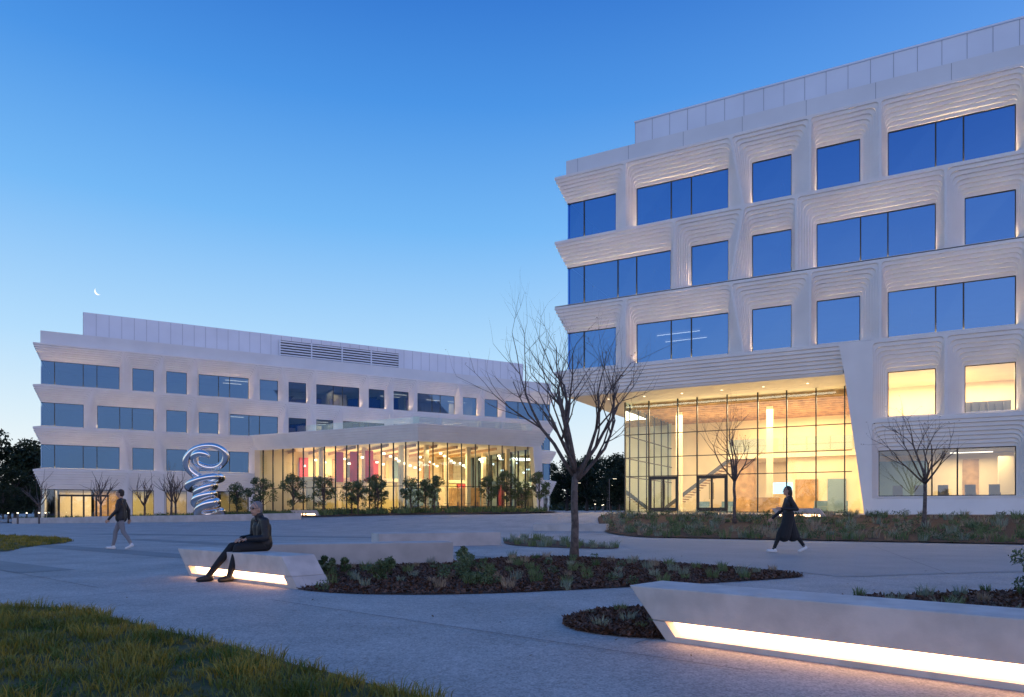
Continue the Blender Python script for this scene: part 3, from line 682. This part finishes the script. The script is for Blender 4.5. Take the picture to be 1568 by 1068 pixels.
def lowwall(name,pts,h,wd):
    mb=MB(); 
    for i in range(len(pts)-1):
        a=Vector((*pts[i],0)); b=Vector((*pts[i+1],0)); d=(b-a).normalized(); n=Vector((-d.y,d.x,0)); 
        za=hz(*pts[i]); zb=hz(*pts[i+1])
        p=[a,b,b+n*wd,a+n*wd]; zz=[za,zb,zb,za]
        mb.hexa([q+Vector((0,0,z-.2)) for q,z in zip(p,zz)]+[q+Vector((0,0,z+h)) for q,z in zip(p,zz)])
    return mb.obj(name,M_wallc,bevel=.015)
lowwall('planter_wall',[(-4.75,13.3),(-1.2,14.35)],.45,.6)
lowwall('planter_wall',[(-3.9,20.5),(-.35,22.2)],.42,.9)
lowwall('planter_wall',[(1.0,33.5),(4.3,32.0)],.35,.5)
lowwall('planter_wall',[(-33,54),(-24,51.5),(-16,53)],.5,.5)
lowwall('planter_wall',[(-40,56),(-33,54)],.45,.5)

# ------------------------------------------------------------------ sculpture
sc=empty('spiral_sculpture',(-24.1,55,hz(-24.1,55)+.1))
ctrl=[]
T=4.3; n=64
for i in range(n+1):
    t=i/n; th=t*T*2*math.pi; r=1.10-.48*math.sin(math.pi*min(1,t*1.15))+.12*math.sin(5*th/4)
    ctrl.append(Vector((r*math.cos(th)+.2*math.sin(th*.5),r*.9*math.sin(th),.42+t*2.85+.32*math.cos(th+.6))))
ctrl+=[Vector(q) for q in [(-.95,.5,3.45),(-1.45,.2,4.0),(-1.5,0,4.7),(-1.0,-.1,5.35),(-.1,-.2,5.7),(.85,-.1,5.7),(1.5,.1,5.25),(1.4,.3,4.6),(.7,.45,4.1),(-.2,.4,4.1),(-.8,.1,4.45),(-.7,-.35,4.95),(-.1,-.5,5.15),(.4,-.5,4.95),(.45,-.5,4.7)]]
def catmull(P,k=4):
    o=[]
    for i in range(len(P)-1):
        p0=P[max(i-1,0)];p1=P[i];p2=P[i+1];p3=P[min(i+2,len(P)-1)]
        for j in range(k):
            t=j/k; o.append(.5*((2*p1)+(-p0+p2)*t+(2*p0-5*p1+4*p2-p3)*t*t+(-p0+3*p1-3*p2+p3)*t**3))
    o.append(P[-1]); return o
cp=catmull(ctrl,4); m=len(cp); rad=[.33-.08*i/m+.03*math.sin(i*.13) for i in range(m)]
for i in range(6): rad[i]*=(i+1)/7; rad[-1-i]*=(i+1)/7
mb=MB(); mb.tube(cp,rad,16); mb.obj('chrome_coil',M_chrome,sc,smooth=True)
mb=MB(); mb.tube([(0,0,-.4),(0,0,.12)],[1.7,1.7],32); mb.obj('plinth',M_wallc,sc)

# ------------------------------------------------------------------ trees
def baretree(name,x,y,Ht,sprd,seed,r0=.075,trunk=.38,nl=6,leaves=60,levels=4,lean=(0,0)):
    R=random.Random(seed); mb=MB(); tips=[]
    z0=hz(x,y)
    def br(p,d,l,r,lev):
        pts=[p.copy()];rad=[r]; k=5 if lev<2 else 3
        nodes=[]
        for i in range(k):
            d=(d+Vector((R.gauss(0,.13),R.gauss(0,.13),R.gauss(.07,.08)))).normalized(); p=p+d*l/k; pts.append(p.copy()); rad.append(r*(1-.55*(i+1)/k)); nodes.append((p.copy(),d.copy(),rad[-1]))
        mb.tube(pts,rad,7 if lev<1 else (5 if lev<3 else 3))
        tips.append(p.copy())
        if lev>=levels: return
        nb=R.randint(3,4) if lev<3 else R.randint(2,3)
        for i in range(nb):
            q,dd,rr=nodes[min(len(nodes)-1,int(R.uniform(.25,1)*len(nodes)))]
            a=Vector((R.gauss(0,1),R.gauss(0,1),R.gauss(.2,.5))).normalized(); a=(a-dd*a.dot(dd)).normalized()
            nd=(dd*R.uniform(.75,1.0)+a*R.uniform(.45,.8)+Vector((0,0,.12))).normalized()
            br(q,nd,l*R.uniform(.5,.72),rr*.66,lev+1)
    tz=Ht*trunk; tp=[Vector((x,y,z0-.1))]; 
    for i in range(1,6): tp.append(Vector((x+lean[0]*i/5+R.gauss(0,.012),y+lean[1]*i/5,z0+tz*i/5)))
    mb.tube(tp,[r0*1.5,r0*1.08,r0,r0*.95,r0*.9,r0*.85],9)
    for i in range(nl):
        a=2*math.pi*(i+R.uniform(-.2,.2))/nl; t=sprd*R.uniform(.5,1.0)
        up=Ht-tz
        d=Vector((math.cos(a)*t,math.sin(a)*t,up*R.uniform(.55,.95))); l=d.length*.72
        br(tp[-1]-Vector((0,0,R.uniform(0,.25)*tz*.5)),d.normalized(),l,r0*.6,1)
    br(tp[-1],Vector((0,0,1)),(Ht-tz)*.72,r0*.7,1)
    o=mb.obj(name,M_bark,smooth=True)
    if leaves:
        c=np.array([tuple(R.choice(tips)) for _ in range(leaves)]); V_,F_=leafverts(c,1,.06,.03); npobj('leaves',V_,F_,M_dryleaf,o)
    return o
baretree('bare_tree',1.39,15.7,4.95,1.9,21,.085,.40,8,60,4,(.03,0))
baretree('bare_tree',10.5,33,5.1,1.7,5,.075,.4,6,120,3)
baretree('bare_tree',17.1,29,4.6,2.0,9,.075,.42,6,200,3)
for i,(x,y,h) in enumerate([(-33.5,57,4.2),(-31.5,60,4.0),(-27.5,56.5,4.6),(-40.5,60,4.2),(-29.8,62,4.5)]): baretree('bare_tree',x,y,h,1.6,40+i,.09,.35,6,40,2)

def leafy(name,Ht,R0,clumps,per,ls,mats,seed,trunkr=.06,cb=.3,cr=.35):
    R=random.Random(seed); mb=MB(); cs=[]
    for i in range(clumps):
        a=R.uniform(0,2*math.pi); q=R.random(); z=cb+(1-cb)*q; rr=R0*math.sin(math.pi*min(.95,.18+.75*q))**.7*R.uniform(.35,1); cs.append((rr*math.cos(a),rr*math.sin(a),z*Ht*.93))
    mb.tube([(0,0,-.2),(.02,0,Ht*.2),(0,.03,Ht*.5),(0,0,Ht*.85)],[trunkr*1.3,trunkr,trunkr*.7,trunkr*.25],7)
    for c in cs:
        z=c[2]*R.uniform(.5,.75); mb.tube([(0,0,z),(c[0]*.5,c[1]*.5,(z+c[2])/2+.05*Ht*.3),c],[trunkr*.45,trunkr*.3,trunkr*.1],4)
    tr=mb.obj(name+'_tmp',M_bark); me=tr.data; bpy.data.objects.remove(tr)
    V_,F_=leafverts(np.array(cs),per,[cr*R0*R.uniform(.6,1.25) for _ in cs],ls,.8)
    lo=npobj('tmp',V_,F_,mats,None,rng.integers(0,len(mats),len(F_))); lm_=lo.data; bpy.data.objects.remove(lo)
    return me,lm_
def place(name,mm,x,y,s=1,rot=0,z=None):
    o=bpy.data.objects.new(name,mm[0]); link(o); o.location=(x,y,hz(x,y) if z is None else z); o.scale=(s,s,s*random.uniform(.92,1.08)); o.rotation_euler=(0,0,rot)
    c=bpy.data.objects.new('foliage',mm[1]); link(c,o)
ol=[leafy('olive',3.1,1.0,26,95,.07,[M_olive,M_shrub],s,.06,.30,.34) for s in (1,2,3)]
for i,(x,y) in enumerate([(-23.6,60),(-21.2,59),(-18.6,59.5),(-16.2,60),(-14.2,62),(-12.3,63),(-8.9,61.5),(-6.9,62.3),(-.5,66),(.9,65),(2.6,66),(-13.2,60),(-11.6,60.5),(-2.2,66),(-7.8,63)]):
    place('olive_tree',ol[i%3],x,y,random.uniform(.9,1.2),random.uniform(0,6),hz(x,y)+.05)
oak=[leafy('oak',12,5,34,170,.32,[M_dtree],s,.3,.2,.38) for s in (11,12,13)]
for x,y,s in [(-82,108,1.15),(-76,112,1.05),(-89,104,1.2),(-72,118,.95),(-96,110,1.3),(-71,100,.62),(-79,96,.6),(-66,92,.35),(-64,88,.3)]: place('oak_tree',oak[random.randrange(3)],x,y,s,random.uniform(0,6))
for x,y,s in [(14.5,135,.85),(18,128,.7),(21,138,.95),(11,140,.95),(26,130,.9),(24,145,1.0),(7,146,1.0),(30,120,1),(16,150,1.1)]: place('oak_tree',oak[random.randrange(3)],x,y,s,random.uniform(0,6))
cl=[]
for i in range(70):
    a=i/70*2*math.pi; r=random.uniform(250,330); x,y,h=(r*math.cos(a),r*math.sin(a)+30,random.uniform(2,6))
    for k in range(16): cl.append((x+random.gauss(0,13),y+random.gauss(0,13),random.uniform(0,h)+1))
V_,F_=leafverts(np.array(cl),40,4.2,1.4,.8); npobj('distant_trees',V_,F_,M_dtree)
hm=MB(); vs=[];fs=[];n1=40
for j in range(8):
    for i in range(n1): 
        x=-700+i*26; y=330+j*30; z=(16*math.exp(-((x+420)/170)**2)+7*math.exp(-((x-60)/200)**2))*math.sin(math.pi*j/7)+1.5*math.sin(i*1.7)*math.sin(math.pi*j/7); vs.append((x,y,z-.5))
for j in range(7):
    for i in range(n1-1): fs.append((j*n1+i,j*n1+i+1,(j+1)*n1+i+1,(j+1)*n1+i))
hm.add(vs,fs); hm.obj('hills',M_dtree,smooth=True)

# ------------------------------------------------------------------ street furniture
def lamp(x,y,h=4.5):
    e=empty('street_lamp',(x,y,hz(x,y))); mb=MB(); mb.tube([(0,0,0),(0,0,h)],[.07,.05],8); mb.tube([(0,0,h),(.25,0,h+.08),(.8,0,h+.08)],[.04,.04,.03],6); mb.box(.45,1.05,-.12,.12,h+.03,h+.1); mb.obj('pole',M_lamp,e)
    mb=MB(); mb.box(.5,1.0,-.1,.1,h+.015,h+.028); mb.obj('lens',M_pend,e)
lamp(13.2,95,4.4); lamp(10,112,4.5); lamp(17,125,4.6)
def bollard(x,y):
    e=empty('bollard',(x,y,hz(x,y))); mb=MB(); mb.tube([(0,0,0),(0,0,.82)],[.07,.07],10); mb.tube([(0,0,.88),(0,0,.95)],[.075,.06],10); mb.obj('post',M_lamp,e); mb=MB(); mb.tube([(0,0,.82),(0,0,.88)],[.06,.06],10); mb.obj('light',M_pend,e)
for x,y in [(-38.5,54.5),(-36.5,54),(-43,62),(-45,62.5),(-41,61.5),(9.5,80),(11.5,88),(12.5,97)]: bollard(x,y)
def table(x,y,r):
    e=empty('cafe_table',(x,y,hz(x,y)+.1)); e.rotation_euler=(0,0,r); mb=MB(); mb.tube([(0,0,0),(0,0,.72)],[.03,.03],6); mb.tube([(0,0,.72),(0,0,.75)],[.4,.4],16); mb.tube([(0,0,0),(0,0,.02)],[.22,.22],12); mb.obj('top',M_darkp,e)
def chair(x,y,r):
    e=empty('cafe_chair',(x,y,hz(x,y)+.1)); e.rotation_euler=(0,0,r); mb=MB()
    for a in (-.2,.2):
        for b in (-.2,.2): mb.tube([(a*1.1,b*1.1,0),(a,b,.45)],[.015,.015],5)
    mb.box(-.22,.22,-.22,.22,.45,.48); mb.box(-.22,.22,.2,.23,.6,.85); mb.tube([(-.2,.21,.45),(-.2,.23,.86)],[.014,.014],5); mb.tube([(.2,.21,.45),(.2,.23,.86)],[.014,.014],5); mb.obj('seat',M_darkp,e)
for i in range(6):
    x=-10+i*1.9; y=67.3+i*.35 if x>-9.5 else 68; table(x,y,0); chair(x+.7,y,-1.6); chair(x-.7,y,1.6)

# moon (crescent)
mb=MB(); cM=Vector((-532,900,283)); Rm=5.2; u_=Vector((.80,0,.60)); v_=Vector((-.60,0,.80)); K=16; vs=[];fs=[]
for i in range(K+1):
    a=math.pi*(i/K-.5); o_=v_*math.sin(a)*Rm; vs+=[cM-u_*math.cos(a)*Rm+o_, cM-u_*math.cos(a)*Rm*.6+o_]
for i in range(K): fs.append((2*i,2*i+1,2*i+3,2*i+2))
mb.add(vs,fs); mb.obj('moon',emis('moon_light',(1,.98,.9),1.3))

# ------------------------------------------------------------------ people
def capsule(a,b,ra,rb,n=14):
    a=Vector(a);b=Vector(b);d=(b-a); l=d.length; t=d/l if l>1e-6 else Vector((0,0,1))
    up=Vector((0,0,1)) if abs(t.z)<.9 else Vector((1,0,0)); x=t.cross(up).normalized(); y=t.cross(x)
    prof=[(-math.cos(g)*ra,math.sin(g)*ra) for g in [k*math.pi/2/4 for k in range(1,5)]]+[(l+math.sin(g)*rb,math.cos(g)*rb) for g in [k*math.pi/2/4 for k in range(0,4)]]
    vs=[a-t*ra]; 
    for s,r in prof:
        for k in range(n): g=2*math.pi*k/n; vs.append(a+t*s+(x*math.cos(g)+y*math.sin(g))*r)
    vs.append(b+t*rb); fs=[]; m=len(prof)
    for k in range(n): fs.append((0,1+(k+1)%n,1+k)); fs.append((len(vs)-1,1+(m-1)*n+k,1+(m-1)*n+(k+1)%n))
    for i in range(m-1):
        for k in range(n): fs.append((1+i*n+k,1+i*n+(k+1)%n,1+(i+1)*n+(k+1)%n,1+(i+1)*n+k))
    return vs,fs
class Fig:
    def __init__(s): s.mb=MB(); s.pr=[]
    def cap(s,a,b,ra,rb,m,bias=0):
        v,f=capsule(a,b,ra,rb); s.mb.add(v,f); s.pr.append(('c',np.array(a,float),np.array(b,float),ra,rb,m,bias))
    def ell(s,c,r,m,rot=None,bias=0):
        Rm=(rot or Matrix.Identity(3)); v,f=capsule((0,0,-.001),(0,0,.001),1,1,16)
        s.mb.add([Vector(c)+Rm@Vector((p[0]*r[0],p[1]*r[1],p[2]*r[2])) for p in v],f); s.pr.append(('e',np.array(c,float),np.array(r,float),np.array(Rm),None,m,bias))
    def head(s,c,pitch=0,yaw=0,hair='short',skin=0,hm=1,k=1.0):
        R=Matrix.Rotation(yaw,3,'Z')@Matrix.Rotation(pitch,3,'Y'); c=Vector(c)
        def T(p): return tuple(c+R@(Vector(p)*k))
        def r(*a): return tuple(x*k for x in a)
        s.ell(T((0,0,.012)),r(.092,.072,.098),skin,R); s.ell(T((.028,0,-.05)),r(.064,.054,.07),skin,R); s.ell(T((.062,0,-.098)),r(.025,.026,.02),skin,R)
        s.cap(T((.088,0,.004)),T((.108,0,-.034)),.010*k,.014*k,skin); s.ell(T((.084,0,-.068)),r(.014,.024,.009),4,R,-.001)
        for q in(-1,1):
            s.ell(T((.079,.03*q,.006)),r(.012,.014,.009),5,R,-.001); s.cap(T((.085,.016*q,.026)),T((.078,.046*q,.026)),.008*k,.008*k,hm); s.ell(T((-.003,.075*q,-.02)),r(.018,.01,.032),skin,R)
        s.ell(T((-.022,0,.032)),r(.093,.082,.09),hm,R); s.ell(T((-.045,0,-.02)),r(.062,.074,.075),hm,R)
        if hair=='long': s.ell(T((-.075,0,-.06)),r(.05,.075,.13),hm,R); s.cap(T((-.02,.07,.0)),T((-.02,.068,-.1)),.022*k,.02*k,hm); s.cap(T((-.02,-.07,.0)),T((-.02,-.068,-.1)),.022*k,.02*k,hm)
    def hand(s,w,d,nrm,side,m=0,curl=.5):
        w=Vector(w);d=Vector(d).normalized();n=Vector(nrm); n=(n-d*n.dot(d)).normalized(); x=d.cross(n)*side
        for k in range(4): s.cap(w+d*.01+x*(k-1.5)*.008,w+d*.085+x*(k-1.5)*.021,.013,.011,m)
        for k,l in enumerate((.034,.040,.037,.028)):
            p=w+d*.088+x*(1.5-k)*.021; d1=(d*math.cos(curl)+n*math.sin(curl)); q=p+d1*l; d2=(d*math.cos(curl*2)+n*math.sin(curl*2)); q2=q+d2*l*.8
            s.cap(p,q,.0095,.0088,m); s.cap(q,q2,.0088,.0078,m)
        p=w+d*.025+x*.03; q=p+(d*.7+x*.6+n*.3).normalized()*.042; s.cap(p,q,.013,.011,m); s.cap(q,q+(d*.9+n*.4+x*.15).normalized()*.03,.0105,.009,m)
    def build(s,name,mats,loc,yaw,vox=.0075):
        tmp=s.mb.obj('tmp',mats); md=tmp.modifiers.new('r','REMESH'); md.mode='VOXEL'; md.voxel_size=vox; md.use_smooth_shade=True
        sm=tmp.modifiers.new('s','SMOOTH'); sm.factor=.5; sm.iterations=3
        C.view_layer.update(); dg=C.evaluated_depsgraph_get(); me=bpy.data.meshes.new_from_object(tmp.evaluated_get(dg)); bpy.data.objects.remove(tmp)
        me.materials.clear(); [me.materials.append(m) for m in mats]
        n=len(me.polygons); ce=np.zeros(n*3,np.float32); me.polygons.foreach_get('center',ce); ce=ce.reshape(-1,3).astype(float)
        best=np.full(n,1e9); mi=np.zeros(n,int)
        for p in s.pr:
            if p[0]=='c':
                a,b=p[1],p[2]; ab=b-a; t=np.clip(((ce-a)@ab)/max(ab@ab,1e-9),0,1); dd=np.linalg.norm(ce-(a+t[:,None]*ab),axis=1)-(p[3]*(1-t)+p[4]*t)
            else:
                q=(ce-p[1])@p[3]; kk=np.linalg.norm(q/p[2],axis=1); dd=(kk-1)*np.linalg.norm(q,axis=1)/np.maximum(kk,1e-6)
            dd=np.abs(dd)+p[6]
            u=dd<best; best[u]=dd[u]; mi[u]=p[5]
        me.polygons.foreach_set('material_index',mi.astype(np.int32)); me.polygons.foreach_set('use_smooth',[True]*n)
        o=bpy.data.objects.new(name,me); link(o); o.location=loc; o.rotation_euler=(0,0,yaw); return o
K_skin=principled('skin',(.50,.30,.21),.5); K_hgrey=principled('grey_hair',(.22,.21,.21),.8); K_hdark=principled('dark_hair',(.03,.02,.015),.6)
K_black=principled('black_jacket',(.014,.015,.018),.55,var=.3,scale=14,bump=.6,bscale=14); K_trou=principled('black_trousers',(.012,.013,.016),.8,bump=.3,bscale=20)
K_lip=principled('lips',(.35,.14,.11),.5); K_eye=principled('eye',(.02,.015,.012),.2); K_shoe=principled('black_shoe',(.02,.02,.02),.4); K_wshoe=principled('white_shoe',(.75,.75,.75),.5); K_grey=principled('grey_trousers',(.22,.22,.24),.8,bump=.3,bscale=20)
def torso(f,h,ch,nk,shz,m,w=1.0):
    h=Vector(h);ch=Vector(ch);nk=Vector(nk)
    for q in (-1,1):
        y=Vector((0,q,0))
        f.cap(h+y*.06*w,(h+ch)/2+y*.065*w,.125*w,.112*w,m); f.cap((h+ch)/2+y*.065*w,ch+y*.085*w,.112*w,.115*w,m); f.cap(ch+y*.08*w+Vector((0,0,.05)),Vector((nk.x-.015,q*.15*w,shz)),.095*w,.062*w,m); f.cap(nk+Vector((-.01,q*.03,-.03)),Vector((nk.x-.015,q*.16*w,shz)),.055,.055,m)
f=Fig(); M=[K_skin,K_hgrey,K_black,K_trou,K_lip,K_eye,K_shoe]
torso(f,(0,0,.565),(.02,0,.82),(.07,0,.995),.935,2,1.02)
f.cap((.06,0,.97),(.085,0,1.07),.062,.052,0); f.cap((.055,0,.975),(.07,0,1.02),.075,.07,2)
f.head((.11,0,1.13),.10,.25,'short',0,1,.98)
for q,kn,an in ((1,(.44,.11,.515),(.57,.12,.10)),(-1,(.45,-.11,.53),(.80,-.12,.10))):
    f.cap((.0,.09*q,.54),kn,.092,.066,3); f.cap(kn,((kn[0]+an[0])/2-.01,kn[1],(kn[2]+an[2])/2+.02),.066,.058,3); f.cap(((kn[0]+an[0])/2-.01,kn[1],(kn[2]+an[2])/2+.02),an,.058,.044,3)
    f.cap((an[0]-.03,an[1],.045),(an[0]+.15,an[1]+.02*q,.036),.045,.036,6); f.cap((an[0],an[1],.09),(an[0]-.01,an[1],.05),.045,.045,6); f.cap((an[0]+.05,an[1],.065),(an[0]+.14,an[1]+.02*q,.045),.035,.03,6)
    sh=(.05,.20*q,.925); el=(.06,.265*q,.665); wr=(.29,.13*q,.655)
    f.cap(sh,el,.068,.056,2); f.cap(el,wr,.056,.042,2); f.hand((.285,.128*q,.655),(.9,-.45*q,-.12),(0,0,-1),q,0,.45)
man=f.build('seated_man',M,(-4.0,11.24,0.0),math.atan2(-.66,-.75))
mb=MB()
R_=Matrix.Rotation(.25,3,'Z')@Matrix.Rotation(.10,3,'Y')
def TG(x,y,z): return tuple(Vector((.11,0,1.13))+R_@Vector((x,y,z)))
for q in (-1,1):
    mb.tube([TG(.097,.032*q+.021*math.cos(a),.006+.017*math.sin(a)) for a in [k*math.pi/6 for k in range(13)]],[.0022]*13,4)
    mb.tube([TG(.097,.052*q,.01),TG(.0,.078*q,.005)],[.002,.002],4)
mb.tube([TG(.098,-.011,.01),TG(.098,.011,.01)],[.0022,.0022],4); mb.obj('glasses',M_frame,man)
def walker(name,loc,yaw,mats,skirt=False,k=1.0,stride=.34,phase=1):
    f=Fig(); torso(f,(0,0,.98),(.01,0,1.24),(.0,0,1.42),1.37,2,.9 if skirt else 1.0)
    f.cap((0,0,1.40),(.015,0,1.50),.055,.048,0); f.head((.03,0,1.575),0.05,0,'long' if skirt else 'short',0,1,1.0)
    for q in (1,-1):
        fw=stride*q*phase; front=fw>0
        hip=(0,.085*q,.92); kn=(fw*.55+.05,.085*q,.50); an=(fw*1.05-(0 if front else .03),.08*q,.10 if front else .16)
        f.cap(hip,kn,.092,.060,3); f.cap(kn,((kn[0]+an[0])/2-.015,an[1],(kn[2]+an[2])/2),.060,.054,3); f.cap(((kn[0]+an[0])/2-.015,an[1],(kn[2]+an[2])/2),an,.054,.040,3)
        if front: a,b=(an[0]-.04,an[1],.042),(an[0]+.15,an[1],.052)
        else: a,b=(an[0]-.04,an[1],.115),(an[0]+.12,an[1],.036)
        f.cap(a,b,.042,.034,6); f.cap(an,a,.043,.042,6)
        sw=-fw*.8
        sh=(0,.18*q*(.9 if skirt else 1),1.355); el=(sw*.35-.04,.235*q,1.10)
        if skirt and q==1: wr=(.2,.17*q,1.12)
        else: wr=(sw*.9+.06,.24*q,.86 if not skirt else .88)
        f.cap(sh,el,.060,.048,2); f.cap(el,wr,.050,.036,2)
        d=Vector(wr)-Vector(el); f.hand(wr,d,(0,-q,0),1 if q>0 else -1,0,.4)
    if skirt:
        for q in (-1,1): f.cap((0,.05*q,.98),(.12*q*phase,.06*q,.42),.13,.15,3); f.cap((.10*q,.05*q,.6),(.20*q*phase,.05*q,.40),.13,.10,3)
    else:
        for q in (-1,1): f.cap((0,.07*q,1.0),(0,.07*q,.88),.125,.13,2)
    o=f.build(name,mats,loc,yaw,.0085); o.scale=(k,k,k); return o
walker('walking_woman',(7.15,18.1,.006),math.pi-.1,[K_skin,K_hdark,K_black,K_trou,K_lip,K_eye,K_wshoe],True,1.02,.36)
walker('walking_man',(-11.0,19.7,.0),math.pi+.15,[K_skin,K_hdark,K_black,K_grey,K_lip,K_eye,K_wshoe],False,1.0,.24,-1)
